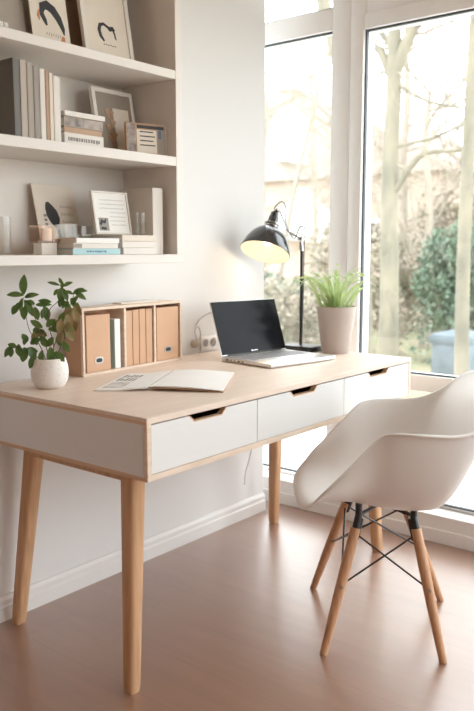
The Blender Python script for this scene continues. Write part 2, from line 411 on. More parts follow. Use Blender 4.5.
for i in range(NV+1):
    v = i/NV; cy, cz = interp(CEN, v); rx, ry, rz = interp(RIM, v)
    row = []
    for j in range(-NU, NU+1):
        u = j/NU; a = abs(u)
        box_ = .62 if .12 < v < .8 else .62+.38*min(1, abs(v-(.12 if v <= .12 else .8))/.12)
        t = a*PI/2
        ax = math.sin(t)**(.80 if box_ < .9 else .95); bz = (1-math.cos(t)**(.85))
        # walls lean: fuller section between the arms
        wgt = max(0, min(1, (v-.1)/.15))*max(0, min(1, (.95-v)/.2))
        ax = ax*(1-wgt)+wgt*(math.sin(t)**.72); bz = bz*(1-wgt)+wgt*(1-math.cos(t)**.72)
        bm_ = a**1.6
        x = rx*ax; y = cy+(ry-cy)*((bz*.5+bm_*.5)*(1-wgt)+wgt*a**3); z = cz+(rz-cz)*bz
        row.append([math.copysign(x, u) if u else 0, y, z])
    # rolled flange at the rim
    grid.append(row)
for i, row in enumerate(grid):
    v = i/NV; fl = .0005+.004*max(0, min(1, (v-.2)/.1))+.013*max(0, min(1, (v-.38)/.14))+.012*max(0, min(1, (v-.55)/.25))
    lipf = fl*(1 if v < .9 else 1)
    for j, sgn in ((0, -1), (2*NU, 1)):
        pass
    for sgn in (-1, 1):
        e = row[0 if sgn < 0 else 2*NU]; q = row[1 if sgn < 0 else 2*NU-1]
        back = max(0, (v-.62)/.38)
        ex = [e[0]+sgn*fl*(1-.45*back), e[1]-fl*back*.8, e[2]-.003*(fl/.02)]
        mid = [e[0]+sgn*fl*.45*(1-.35*back), e[1]-fl*back*.35, e[2]+.0015*(fl/.02)]
        if sgn < 0: row.insert(0, mid); row.insert(0, ex)
        else: row.append(mid); row.append(ex)
# top edge flange row and front lip roll
top = [[p[0], p[1]-.014, p[2]-.001+.004] for p in grid[-1]]
grid.append(top)
nc = len(grid[0])
front = []
for jj, p in enumerate(grid[0]):
    e_ = max(0, 1-abs((jj-(nc-1)/2)/((nc-1)/2))**5)
    front.append([p[0]*(1-.02*e_), p[1]-.002-.016*e_, p[2]-.003-.010*e_])
grid.insert(0, front)
V = [[sb.verts.new(p) for p in row] for row in grid]
for i in range(len(V)-1):
    for j in range(len(V[0])-1):
        sb.faces.new((V[i][j], V[i][j+1], V[i+1][j+1], V[i+1][j]))
mbs = MB(); mbs.bm.free(); mbs.bm = sb
shell = mbs.build('seat_shell', M['plastic'], chair, smooth='all')
md = shell.modifiers.new('thick', 'SOLIDIFY'); md.thickness = .006; md.offset = 0
md = shell.modifiers.new('sub', 'SUBSURF'); md.levels = 1; md.render_levels = 1
# base
mount = MB()
tops = {}; feet = {}
for sx in (-1, 1):
    for sy in (-1, 1):
        tops[sx, sy] = Vector((sx*.110, .107 if sy > 0 else -.052, .395)); 

def chair_local(x, y):
    d = Matrix.Rotation(-ch_rot, 3, 'Z') @ Vector((x-ch_c.x, y-ch_c.y, 0)); return d
feet[-1, 1] = chair_local(1.806, 1.142); feet[1, 1] = chair_local(2.160, 1.412); feet[-1, -1] = chair_local(1.980, .852); feet[1, -1] = chair_local(2.352, 1.030)
for k in tops:
    t, f = tops[k], feet[k]
    wood_top = t.lerp(f, .085)
    MB().tube([wood_top, t.lerp(f, .35), t.lerp(f, .6), t.lerp(f, .985), f+(t-f)*.0], [.0150, .0160, .0150, .0112, .0108], 18).build('leg', M['beech'], chair, smooth=True)
    br = MB(); br.tube([t, t.lerp(f, .10)], [.0105, .0105], 12)
    sd = Vector((k[0]*.006, k[1]*.010, 0)); br.tube([t.lerp(f, .02)+sd*-1, t.lerp(f, .17)+sd*-1.05], .0085, 12)
    br.build('leg_bracket', M['black'], chair, smooth=True)
    MB().tube([t.lerp(f, .50)+Vector((k[0]*.010, 0, 0)), t.lerp(f, .50)+Vector((k[0]*.0175, 0, 0))], .005, 10).build('bolt', M['chrome'], chair, smooth=True)
rods = MB()
ks = [(-1, -1), (-1, 1), (1, 1), (1, -1)]
for a, b in zip(ks, ks[1:]+ks[:1]):
    for p, q in ((a, b), (b, a)):
        rods.tube([tops[p].lerp(feet[p], .12), tops[q].lerp(feet[q], .50)], .0029, 8)
rods.build('cross_brace', M['black'], chair, smooth=True)
ring = MB()
ring.tube([tops[-1, 1]+Vector((0, 0, .002)), tops[1, -1]+Vector((0, 0, .002))], .0055, 8).tube([tops[1, 1]+Vector((0, 0, .002)), tops[-1, -1]+Vector((0, 0, .002))], .0055, 8)
for k in ks: ring.tube([tops[k]+Vector((0, 0, -.005)), tops[k]+Vector((0, 0, .038))], .010, 12)
ring.build('seat_mount', M['black'], chair, smooth=True)

# ------------------------------------------------------------------ wall shelf unit
SX0, SX1, SY = -.1, 1.925, 1.79
sh = thing('wall_shelf_unit', 'white built-in shelf unit with open compartments mounted above the desk', 'shelf', ((SX0+SX1)/2, WY, 1.118))
ox, oy, oz = sh.location
def B(x0, x1, y0, y1, z0, z1, b=.0015): return (x0-ox, x1-ox, y0-oy, y1-oy, z0-oz, z1-oz, b)
for z0, z1 in ((1.118, 1.146), (1.431, 1.460), (1.703, 1.730), (2.02, 2.048), (2.34, 2.37)):
    MB().box(*B(SX0+(.03 if 1.2 < z0 < 2.3 else 0), SX1-(.03 if 1.2 < z0 < 2.3 else 0), SY+(.0005 if z0 > 1.2 else 0), WY-.008, z0, z1)).build('shelf_board', M['shelf'], sh)
MB().box(*B(SX1-.0298, SX1, SY, WY, 1.146, 2.34)).build('side_board', M['shelf'], sh)
MB().box(*B(SX0, SX0+.0298, SY, WY, 1.146, 2.34)).build('side_board', M['shelf'], sh)
MB().box(*B(SX0, SX1, WY-.008, WY, 1.118, 2.37, .0005)).build('back_board', M['shelf'], sh)
ZT, ZM, ZL = 1.7305, 1.4605, 1.1465

def card(name, label, cat, x, y, z, w, h, t, lean, m, rotz=0, group=None):
    r = thing(name, label, cat, (x, y, z), (-lean, 0, rotz), group)
    MB().box(-w/2, w/2, 0, t, t*math.sin(lean)*0, h, min(t*.3, .001)).build('card', m, r)
    return r
def framed(name, label, x, y, z, w, h, lean, bw, mframe, mprint, rotz=0, t=.014):
    r = thing(name, label, 'picture frame', (x, y, z+t*math.sin(lean)), (-lean, 0, rotz))
    f = MB()
    f.box(-w/2, -w/2+bw, 0, t, 0, h, .001).box(w/2-bw, w/2, 0, t, 0, h, .001).box(-w/2+bw, w/2-bw, 0, t, 0, bw, .001).box(-w/2+bw, w/2-bw, 0, t, h-bw, h, .001)
    f.build('frame', mframe, r)
    MB().box(-w/2+bw, w/2-bw, .004, t-.003, bw, h-bw).build('print', mprint, r)
    return r

# --- top compartment
r = card('magazine', 'warm grey magazine leaning at left of the top shelf, pale lettering low on cover', 'magazine', 1.325, 1.925, ZT+.001, .215, .27, .006, .18, M['paper3'])
t_ = MB()
for k, (a, b) in enumerate(((-.100, -.082), (-.079, -.066), (-.063, -.052), (-.048, -.030), (-.026, -.014))): t_.box(a+.06, b+.06, -.0006, 0, .045, .058)
t_.build('lettering', M['paper'], r)
r = card('art_print', 'unframed print of a black bird with orange marks on the top shelf', 'art print', 1.500, 1.90, ZT+.001, .135, .25, .003, .16, M['paper2'])
k_ = MB(); k_.stroke([(-.028, .105), (-.022, .125), (-.005, .132), (.015, .122), (.033, .10), (.045, .072), (.047, .055)], [.012, .024, .028, .027, .023, .014, .003], -.0008, 0)
k_.stroke([(-.028, .118), (-.026, .10), (-.018, .085), (-.013, .072)], [.010, .016, .014, .006], -.0009, 0)
k_.build('bird_drawing', M['ink'], r)
o_ = MB(); o_.stroke([(-.036, .112), (-.040, .095), (-.037, .082)], [.004, .009, .003], -.0007, 0); o_.build('orange_mark', M['orange'], r)
MB().stroke([(.043, .050), (.040, .035), (.037, .025)], [.010, .016, .008], -.0007, 0).build('orange_mark', M['orange'], r)
g_ = MB()
for q in range(7): g_.stroke([(-.018+q*.008, .045-.002*(q % 3)), (-.015+q*.008, .052)], .0016, -.0006, 0)
g_.build('lettering', M['greyink'], r)
r = card('book_board', 'brown board leaning behind the bird print on the top shelf', 'board', 1.60, 1.955, ZT+.001, .15, .28, .008, .13, M['paper4'])
r = framed('picture_frame', 'cream framed picture of a curved brush drawing on the top shelf', 1.712, 1.885, ZT+.001, .20, .27, .17, .016, M['bk_white'], M['paper2'])
k_ = MB(); k_.stroke([(-.017, .066), (-.029, .08), (-.033, .098), (-.027, .115), (-.012, .120), (.002, .114), (.012, .108), (.024, .112), (.031, .106)], [.006, .012, .013, .012, .009, .008, .015, .014, .008], .0032, .0042)
k_.stroke([(.026, .106), (.030, .094), (.031, .084), (.035, .079)], [.007, .006, .005, .003], .0030, .0042)
k_.build('brush_drawing', M['ink'], r)
g_ = MB()
for q in range(6): g_.stroke([(-.022+q*.009, .055+.002*(q % 2)), (-.016+q*.009, .057)], .003, .0032, .0042)
g_.build('lettering', M['greyink'], r)

# --- middle compartment: standing books
def book(label, x0, x1, y0, y1, z, h, m, mp=None, group=None, lean=0, rotz=0, name='book'):
    w = x1-x0
    r = thing(name, label, 'book', (x0, (y0+y1)/2, z), (0, lean, rotz), group)
    hy = (y1-y0)/2; tcv = min(.003, w*.22)
    c_ = MB(); c_.box(0, tcv, -hy, hy, 0, h, .0006).box(w-tcv, w, -hy, hy, 0, h, .0006).box(tcv, w-tcv, -hy, -hy+tcv, 0, h, .0004)
    c_.build('cover', m, r)
    MB().box(tcv, w-tcv, -hy+tcv, hy-.004, .003, h-.003).build('pages', mp or M['paper'], r)
    return r
xx = 1.296
specs = [(.020, .205, 'bk_dark', 'tall slate grey book, leftmost in the row on the middle shelf'),
         (.020, .204, 'bk_grey', 'light grey book right of the slate book, middle shelf row'),
         (.019, .201, 'paper3', 'taupe book in the middle shelf row, third from its left end'),
         (.018, .196, 'bk_grey2', 'dark grey book near the centre of the middle shelf row'),
         (.017, .192, 'bk_white', 'off-white book beside the dark grey one, middle shelf row'),
         (.010, .190, 'bk_tan', 'thin tan book in the middle shelf row'),
         (.012, .186, 'paper2', 'slim cream book right of the thin tan one'),
         (.023, .180, 'bk_white', 'wide white book at right end of the middle shelf row')]
for w, h, m, lb in specs:
    book(lb, xx, xx+w, 1.815, 1.985, ZM, h, M[m], group='books standing on the middle shelf'); xx += w+.0022
# lying stack
def lying(label, x0, x1, y0, y1, z, t, m, group=None, rotz=0, deco=None, name='book'):
    r = thing(name, label, 'book', ((x0+x1)/2, (y0+y1)/2, z), (0, 0, rotz), group)
    hx = (x1-x0)/2; hy = (y1-y0)/2; c = min(.0025, t*.2)
    MB().box(-hx, hx, -hy, hy, 0, c, .0004).box(-hx, hx, -hy, hy, t-c, t, .0004).box(-hx, hx, -hy, -hy+c, c, t-c, .0003).build('cover', m, r)
    MB().box(-hx+.003, hx-.003, -hy+c, hy-.003, c, t-c).build('pages', M['paper'], r)
    if deco: deco(r, hx, hy, t)
    return r
def letters(n, x0, x1, z0, z1, m, name='lettering', seed=0):
    def f(r, hx, hy, t):
        rr = random.Random(seed); b = MB(); x = x0
        while x < x1:
            w = rr.uniform(.004, .008); b.box(x, min(x+w, x1), -hy-.0006, -hy+.0002, z0+rr.uniform(0, .0015), z1); x += w+rr.uniform(.0015, .004)
        b.build(name, m, r)
    return f
def band(r, hx, hy, t): MB().box(-hx+.004, hx-.004, -hy-.0006, -hy+.0002, .003, t-.003).build('spine_picture', M['pic'], r)
gs = 'books lying on the middle shelf'
lying('thick white book with grey spine lettering, lowest in the middle shelf pile', 1.4615, 1.607, 1.815, 1.98, ZM, .032, M['bk_white'], gs, deco=letters(0, -.06, .06, .009, .020, M['greyink'], seed=3))
lying('tan book in the middle shelf pile, above the thick white one', 1.463, 1.603, 1.817, 1.98, ZM+.0325, .016, M['bk_tan'], gs)
lying('book with brown pictured spine near the top of the middle shelf pile', 1.462, 1.606, 1.816, 1.98, ZM+.049, .028, M['paper3'], gs, deco=band)
lying('thin white book lying on top of the middle shelf pile', 1.4605, 1.610, 1.81, 1.98, ZM+.0775, .014, M['bk_white'], gs)
r = framed('picture_frame', 'cream frame with a dried brown plant print on the middle shelf', 1.782, 1.93, ZM+.001, .175, .215, .18, .014, M['bk_white'], M['mount'])
MB().box(-.005, .062, .0032, .0045, .022, .155).build('print_panel', M['paper2'], r)
k_ = MB()
for (pts, w) in (([(-.02, .03), (-.022, .08), (-.018, .14)], .006), ([(-.022, .07), (-.035, .10)], .018), ([(-.02, .09), (-.006, .115)], .018), ([(-.021, .12), (-.032, .150)], .02), ([(-.018, .12), (-.008, .145)], .014), ([(-.02, .05), (-.004, .075)], .016), ([(-.021, .045), (-.036, .062)], .014)):
    k_.stroke(pts, w, .0022, .0032)
k_.build('pressed_plant', M['bk_tan'], r)
# collage magazine
r = thing('photo_book', 'small book with a collage of photographs on its cover, right end of middle shelf', 'book', (1.8185, 1.845, ZM+.0012), (-.06, 0, -.27))
MB().box(-.073, .071, 0, .012, 0, .100, .0006).build('cover', M['kraft2'], r)
MB().box(-.0728, .0735, .002, .0105, .001, .098).build('pages', M['paper'], r)
MB().box(-.071, -.040, -.0006, 0, .004, .097).build('cover_photo', M['pic'], r)
MB().box(.040, .069, -.0006, 0, .004, .097).build('cover_photo', M['mount'], r)
MB().box(-.036, .036, -.0006, 0, .008, .080).build('cover_panel', M['paper2'], r)
g_ = MB(); g_.box(-.034, .064, -.0010, 0, .084, .094)
for q in range(4): g_.box(-.025, .03-.006*(q % 2), -.0009, 0, .030+q*.014, .0335+q*.014)
g_.build('lettering', M['ink'], r)
MB().box(.043, .053, -.001, 0, .055, .082).build('picture_detail', M['navy'], r)

# --- bottom compartment
def jar(label, x, y, z, r0, h, m=None, name='glass_jar', cat='jar', square=False, group=None):
    t = thing(name, label, cat, (x, y, z), group=group)
    w = .0022
    if square:
        b = MB(); a = r0
        b.box(-a, a, -a, a, 0, .005, .001).box(-a, -a+w, -a, a, .005, h).box(a-w, a, -a, a, .005, h).box(-a+w, a-w, -a, -a+w, .005, h).box(-a+w, a-w, a-w, a, .005, h)
        b.build('glass_wall', m or M['clear'], t)
    else:
        MB().lathe([(0, 0), (r0*.95, 0), (r0, .003), (r0, h), (r0-w, h), (r0-w, .005), (0, .005)], 32).build('glass_wall', m or M['clear'], t, smooth=True)
    return t
jar('clear glass vase at far left of the bottom shelf', 1.285, 1.88, ZL, .026, .105, name='glass_vase', cat='vase')
r = card('art_print', 'cream print of a dark hanging bird leaning on the bottom shelf', 'art print', 1.574, 1.972, ZL+.001, .158, .222, .003, .24, M['paper2'], rotz=0)
k_ = MB(); k_.stroke([(-.032, .165), (-.028, .15), (-.020, .13), (-.012, .108), (-.008, .085), (-.006, .065), (-.004, .045)], [.010, .030, .044, .040, .016, .014, .010], -.0008, 0)
k_.build('bird_drawing', M['ink'], r)
g_ = MB()
for row in range(3):
    for q in range(6):
        g_.stroke([(.018+q*.008, .10+row*.024), (.021+q*.008+(q % 2)*.002, .109+row*.024-(q % 3)*.002)], .0016, -.0006, 0)
for q in range(3): g_.box(-.052, -.042, -.0006, 0, .09+q*.014, .098+q*.014)
g_.build('lettering', M['greyink'], r)
lying('small white book lying under the peach glass candle holder', 1.400, 1.455, 1.855, 1.90, ZL, .034, M['bk_white'])
r = jar('square peach glass candle holder on a small white book, bottom shelf', 1.4275, 1.8785, ZL+.0345, .030, .050, M['peachglass'], 'candle_holder', 'candle holder', True)
MB().lathe([(0, 0), (.016, 0), (.016, .034), (.014, .036), (0, .034)], 24, Matrix.Translation((.008, 0, .006))).build('candle', M['wax'], r, smooth=True)
gg = 'grey books under the glass votives'
lying('grey book lying directly on the bottom shelf behind the blue book', 1.462, 1.655, 1.883, 1.962, ZL, .024, M['bk_grey'], gg, deco=letters(0, -.085, -.05, .008, .013, M['greyink'], seed=9))
lying('warm grey book lying on another under the two glass votives', 1.463, 1.655, 1.884, 1.962, ZL+.0245, .022, M['paper3'], gg)
jar('left of two small clear glass votives on the grey books', 1.543, 1.921, ZL+.047, .024, .044, square=True, group='clear glass votives')
jar('right of two small clear glass votives on the grey books', 1.607, 1.921, ZL+.047, .023, .040, square=True, group='clear glass votives')
gb = 'small pile with the blue book'
lying('pale blue book lying at the front of the bottom shelf', 1.468, 1.652, 1.80, 1.88, ZL, .0175, M['bk_blue'], gb, deco=letters(0, -.04, .035, .006, .0115, M['navy'], seed=5))
def mark(r, hx, hy, t): MB().box(-hx+.002, -hx+.03, -hy-.0006, -hy+.0002, .002, t-.002).build('spine_label', M['bk_grey2'], r)
lying('white book with dark spine label lying on the blue book', 1.472, 1.644, 1.801, 1.88, ZL+.018, .0155, M['bk_white'], gb, deco=mark)
lying('plain white book topping the pile with the blue book', 1.482, 1.648, 1.80, 1.88, ZL+.034, .0145, M['paper'], gb)
gw = 'cream books under the small frame'
lying('cream book at the bottom of the pile beside the white binder', 1.668, 1.813, 1.803, 1.95, ZL, .0205, M['bk_white'], gw)
lying('cream book in the middle of the pile beside the white binder', 1.666, 1.812, 1.805, 1.95, ZL+.021, .0195, M['bk_white'], gw)
lying('cream book at the top of the pile, under the small frame', 1.664, 1.816, 1.803, 1.95, ZL+.041, .0185, M['paper2'], gw)
r = framed('picture_frame', 'small white frame with script and a dark photo standing on cream books', 1.697, 1.872, ZL+.061, .150, .136, .17, .006, M['bk_white'], M['paper'], t=.010)
MB().box(-.056, -.018, .0026, .0042, .012, .052).build('photo', M['bk_grey2'], r)
MB().stroke([(-.052, .03), (-.045, .042), (-.034, .038), (-.028, .048)], [.008, .012, .010, .004], .0018, .0030).stroke([(-.05, .02), (-.03, .018)], .008, .0018, .0030).build('photo_detail', M['ink'], r)
g_ = MB(); rr = random.Random(4)
for row in range(7):
    x = -.045
    while x < .055:
        w = rr.uniform(.003, .008)
        if row > 3 or x > -.01: g_.stroke([(x, .030+row*.013), (x+w, .0315+row*.013+rr.uniform(-.001, .001))], .0011, .003, .0042)
        x += w+.003
g_.build('lettering', M['greyink'], r)
jar('clear drinking glass on the cream books in front of the small frame', 1.782, 1.845, ZL+.061, .0155, .072, name='drinking_glass', cat='glass')
book('large cream binder standing at right end of the bottom shelf', 1.824, 1.870, 1.83, 1.985, ZL, .213, M['bk_white'], name='binder', lean=-.0)

# ------------------------------------------------------------------ organizer on the desk
ZD = .7563
og = thing('desk_organizer', 'birch plywood box shelf of kraft files standing on the desk against the wall', 'organizer', (1.605, 1.932, ZD), (0, 0, .072))
OW, OD, OH = .500, .076, .220
f = MB(); t = .009
f.box(0, t, 0, OD, 0, OH, .0008).box(OW-t, OW, 0, OD, 0, OH, .0008).box(t, OW-t, 0, OD, 0, t, .0005).box(t, OW-t, 0, OD, OH-t, OH, .0005)
B1, B2 = .192, .345
f.box(B1, B1+.010, 0, OD-.004, t, OH-t, .0005).box(B2, B2+.010, 0, OD-.004, t, OH-t, .0005)
f.build('organizer_frame', M['ply_light'], og)
MB().box(-.0015, 0, .008, OD, .0, OH-.004).build('side_panel', M['kraft2'], og)
MB().box(t, OW-t, OD-.004, OD-.001, t, OH-t).build('back_panel', M['kraft2'], og)
def in_og(x, y, z): return og.matrix_basis @ Vector((x, y, z))
bpy.context.view_layer.update()
def file_box(label, xa, xb, h):
    p = in_og((xa+xb)/2, .004, t+.0005)
    r = thing('file_box', label, 'file box', p, (0, 0, .072), 'kraft file boxes in the organizer')
    w = (xb-xa)/2
    MB().box(-w, w, 0, .066, 0, h, .001).build('box_body', M['kraft'], r)
    hz = .037
    pl = []; hl = []
    for k in range(24):
        a = 2*PI*k/24; ca, sa = math.cos(a), math.sin(a)
        pl.append((math.copysign(abs(ca)**.6, ca)*.020, hz+math.copysign(abs(sa)**.6, sa)*.0115)); hl.append((math.copysign(abs(ca)**.6, ca)*.0135, hz+math.copysign(abs(sa)**.6, sa)*.0065))
    MB().prism(pl, -.0015, 0).build('finger_ring', M['chrome'], r, smooth=True)
    MB().prism(hl, -.0019, -.0010).build('finger_hole', M['ink'], r)
file_box('kraft file box with metal finger ring in the left bay', .020, .128, .186)
file_box('kraft file box with metal finger ring in the right bay', .364, .484, .190)
r = thing('book', 'thin white book standing beside the left kraft file box', 'book', in_og(.152, .006, t+.0005), (0, 0, .072))
MB().box(0, .026, 0, .062, 0, .166, .0008).build('cover', M['paper'], r)
MB().box(-.0006, .0, .001, .061, .002, .164).build('side_cover', M['bk_blue'], r)
xs = .207
for i, (w, h) in enumerate(((.030, .190), (.031, .191), (.031, .192), (.032, .191))):
    r = thing('kraft_folder', ['kraft folder in the middle bay, first from its left', 'kraft folder in the middle bay, second from its left', 'kraft folder in the middle bay, third from its left', 'kraft folder in the middle bay, last at its right'][i], 'folder', in_og(xs, .005, t+.0005), (0, 0, .072), 'kraft folders in the middle bay')
    MB().box(0, w, 0, .003, 0, h, .0012).box(0, .0018, .003, .062, 0, h, .0004).box(w-.0018, w, .003, .062, 0, h, .0004).build('folder_cover', M['kraft'], r)
    MB().box(.0018, w-.0018, .005, .058, .002, h-.006).build('papers', M['kraft2'], r)
    xs += w+.0030
lyo = MB().box(-.09, .09, -.022, .022, 0, .005, .001).build('notebook', M['paper2'])
tag(lyo, 'flat cream notebook lying on top of the plywood organizer', 'notebook', loc=in_og(.30, .045, OH+.0004), rot=(0, 0, .02))

# ------------------------------------------------------------------ speckled pot plant
pp = thing('potted_plant', 'leafy dark green plant in a white speckled pot at the desk left end', 'potted plant', (1.424, 1.868, ZD))
MB().lathe([(0, 0), (.034, 0), (.042, .004), (.052, .022), (.0555, .045), (.053, .066), (.0475, .086), (.046, .0885), (.0435, .087), (.047, .066), (.049, .045), (.045, .02), (0, .016)], 48).build('pot', M['speckle'], pp, smooth=True)
MB().lathe([(0, .078), (.0445, .078), (.046, .070), (0, .068)], 32).build('soil', M['soil'], pp)
RV = Vector((.629, -.777, 0)); FV = Vector((.777, .629, 0))
SC = 1/348.
def PX(x, y, d=0):   # position in the plant from its spread across / height, d = depth
    return RV*((x-50)*SC)+FV*d+Vector((0, 0, (390-y)*SC*1.0-.006))
stems = MB(); lv = MB(); lb_ = MB()
rr = random.Random(11)
def stem(pts, r=.0016):
    q = [PX(*p) for p in pts]; stems.tube(smoothpath(q, 5), [r*(1-.5*i/(5*(len(q)-1))) for i in range(5*(len(q)-1)+1)], 7)
stem([(48, 365, 0), (40, 345, .01), (30, 330, .01), (27, 310, .0), (27, 295, -.01)])
stem([(50, 365, 0), (47, 345, .0), (40, 325, -.01), (37, 312, -.01), (37, 300, -.01)])
stem([(51, 365, 0), (55, 345, .0), (50, 325, .01), (52, 308, .0), (60, 300, 0), (66, 290, 0), (66, 282, 0)])
stem([(52, 365, 0), (62, 345, .01), (70, 325, 0), (72, 305, .01), (76, 292, .02)])
stem([(47, 365, 0), (35, 352, -.02), (22, 345, -.03), (14, 345, -.03)])
stem([(47, 365, 0), (52, 350, -.02), (54, 342, -.03)])
stem([(49, 365, 0), (58, 340, -.01), (66, 330, -.02), (72, 322, -.02)])
def LF(x, y, ang, ln, w, d=0, m=lv, tilt=None):
    a = math.radians(ang); tl = rr.uniform(-.5, .3) if tilt is None else tilt
    dirv = RV*math.cos(a)+Vector((0, 0, math.sin(a)))+FV*tl*.5
    upv = -FV+Vector((0, 0, .5))+RV*rr.uniform(-.5, .5)
    m.leaf(PX(x, y, d), dirv, upv, ln*SC*.98, w*SC*.96, rr.uniform(.05, .3))
for a in [(26, 292, 88, 20, 9), (26, 293, 175, 18, 6.5), (27, 295, 15, 15, 6), (25, 296, -105, 16, 7), (27, 298, -60, 18, 8), (24, 300, -140, 10, 5), (28, 296, 45, 8, 4),
          (22, 302, -120, 12, 8, -.02), (28, 304, -95, 14, 9, -.01),
          (37, 302, 160, 10, 6), (38, 303, 5, 16, 6), (37, 305, -80, 14, 8), (46, 304, -75, 17, 9), (47, 306, -110, 12, 6), (54, 300, 170, 14, 5),
          (65, 286, 80, 7, 4), (63, 283, 165, 14, 4), (65, 285, -100, 14, 8), (62, 287, -135, 9, 5), (66, 286, -70, 14, 6), (67, 284, 30, 10, 5), (66, 282, 120, 8, 4),
          (76, 292, 35, 13, 5), (78, 290, -30, 14, 6), (76, 292, 150, 8, 4), (79, 289, 5, 12, 5), (74, 296, -60, 12, 6), (72, 300, -150, 11, 7),
          (70, 300, -80, 14, 7), (66, 303, 100, 12, 7), (75, 303, 60, 12, 6), (62, 305, 70, 12, 7), (68, 310, -110, 14, 7, -.02),
          (48, 325, 40, 12, 8), (50, 328, 0, 14, 7), (44, 326, 150, 15, 7), (45, 330, -160, 13, 7), (40, 325, -120, 10, 7), (54, 322, -30, 12, 7), (58, 318, -80, 13, 7, -.02), (60, 330, 60, 12, 8), (64, 330, 20, 12, 7),
          (50, 345, 120, 12, 8, -.02), (46, 348, -100, 15, 8, -.03), (54, 345, -90, 17, 9, -.03), (40, 350, 170, 14, 8, -.02), (58, 350, -45, 14, 8, -.02),
          (16, 344, -130, 14, 8, -.03), (22, 342, -85, 14, 9, -.03), (28, 345, -100, 17, 9, -.03), (20, 345, 160, 10, 6, -.03), (26, 343, 60, 9, 7, -.02), (33, 345, -70, 14, 9, -.03), (33, 342, 30, 12, 8, -.02), (38, 352, -110, 16, 8, -.03), (30, 340, 120, 10, 7, -.02), (14, 344, -95, 12, 7, -.03), (44, 340, 90, 12, 7), (36, 336, 45, 11, 6),
          (56, 335, -120, 12, 7, -.02), (66, 340, -60, 12, 7, -.02), (62, 345, 100, 14, 8, 0)]:
    LF(*a)
for a in [(72, 312, -90, 18, 8, -.03), (78, 305, -75, 18, 7, -.02), (66, 316, -100, 16, 8, -.03), (82, 300, -80, 14, 6, -.02), (74, 320, -120, 14, 8, -.03), (70, 325, -60, 16, 8, -.03), (64, 326, -90, 16, 8, -.02), (80, 315, -95, 15, 6, -.02), (60, 318, -50, 14, 7, -.02), (76, 306, -150, 12, 6, -.02), (36, 330, -80, 14, 8, -.01), (48, 335, 150, 16, 8, 0)]:
    LF(*a[:5], a[5], lb_)
stems.build('stem', M['stem'], pp, smooth=True); lv.build('foliage', M['leaf'], pp, smooth='all')
o = lb_.build('foliage', M['leafbrown'], pp, smooth='all'); o['label'] = 'browned leaves'

# ------------------------------------------------------------------ open magazine
mg = thing('open_magazine', 'open magazine with a photo spread lying flat on the desk', 'magazine', (1.60, 1.60, ZD), (0, 0, 0))
def sheet(pts_l, pts_r, h, name, m, z0=0.0, hump=None, sub=10):
    """page block between two edges, spine side at pts_r[0]..; hump lifts it"""
    b = bmesh.new(); A = []; Bt = []
    for i in range(sub+1):
        t = i/sub; rowa = []; rowb = []
        for j in range(5):
            s = j/4
            p = Vector(pts_l[0]).lerp(Vector(pts_l[1]), s).lerp(Vector(pts_r[0]).lerp(Vector(pts_r[1]), s), t)
            zz = hump(t) if hump else 0
            rowa.append(b.verts.new((p.x, p.y, z0+h+zz))); rowb.append(b.verts.new((p.x, p.y, z0+max(0, zz*.85))))
        A.append(rowa); Bt.append(rowb)
    for i in range(sub):
        for j in range(4):
            b.faces.new((A[i][j], A[i+1][j], A[i+1][j+1], A[i][j+1])); b.faces.new((Bt[i][j], Bt[i][j+1], Bt[i+1][j+1], Bt[i+1][j]))
        b.faces.new((A[i][0], Bt[i][0], Bt[i+1][0], A[i+1][0])); b.faces.new((A[i][4], A[i+1][4], Bt[i+1][4], Bt[i][4]))
    for j in range(4):
        b.faces.new((A[0][j], A[0][j+1], Bt[0][j+1], Bt[0][j])); b.faces.new((A[-1][j], Bt[-1][j], Bt[-1][j+1], A[-1][j+1]))
    q = MB(); q.bm.free(); q.bm = b
    return q.build(name, m, mg, smooth=True)
ox, oy = 1.60, 1.60
def q2(x, y): return (x-ox, y-oy)
sheet([q2(1.462, 1.716), q2(1.728, 1.862)], [q2(1.562, 1.603), q2(1.840, 1.762)], .004, 'left_page', M['paper'], hump=lambda t: .007*math.sin(PI*max(0, t-.35)/.65*.5)**2 if t > .35 else 0)
sheet([q2(1.572, 1.598), q2(1.842, 1.757)], [q2(1.678, 1.412), q2(1.958, 1.600)], .0022, 'right_page', M['paper'], z0=.0035, hump=lambda t: .009*math.sin(PI*min(1, t*.7+.3))**1.0)
sheet([q2(1.571, 1.596), q2(1.841, 1.756)], [q2(1.677, 1.409), q2(1.957, 1.599)], .0016, 'back_cover', M['kraft2'], z0=.0, hump=lambda t: .0075*math.sin(PI*min(1, t*.72+.28))**1.3)
# printing on the left page: rows of grey shapes and a pale photograph
pr = MB(); e1 = Vector((.262, .146, 0)).normalized(); e2 = Vector((.100, -.113, 0)).normalized(); o0 = Vector((1.462-ox, 1.716-oy, 0))
rr = random.Random(2)
mt = Matrix(((e1.x, e2.x, 0, o0.x), (e1.y, e2.y, 0, o0.y), (0, 0, 1, 0), (0, 0, 0, 1)))
for i in range(6):
    for j in range(2):
        pr.box(.155+j*.065, .155+j*.065+rr.uniform(.035, .055), .012+i*.012, .012+i*.012+.007, .0042, .0046, 0, mt)
pr.build('page_lettering', M['greyink'], mg)
pr = MB(); pr.box(.03, .135, .012, .075, .0042, .0046, 0, mt); pr.build('page_photo', M['pic2'], mg)

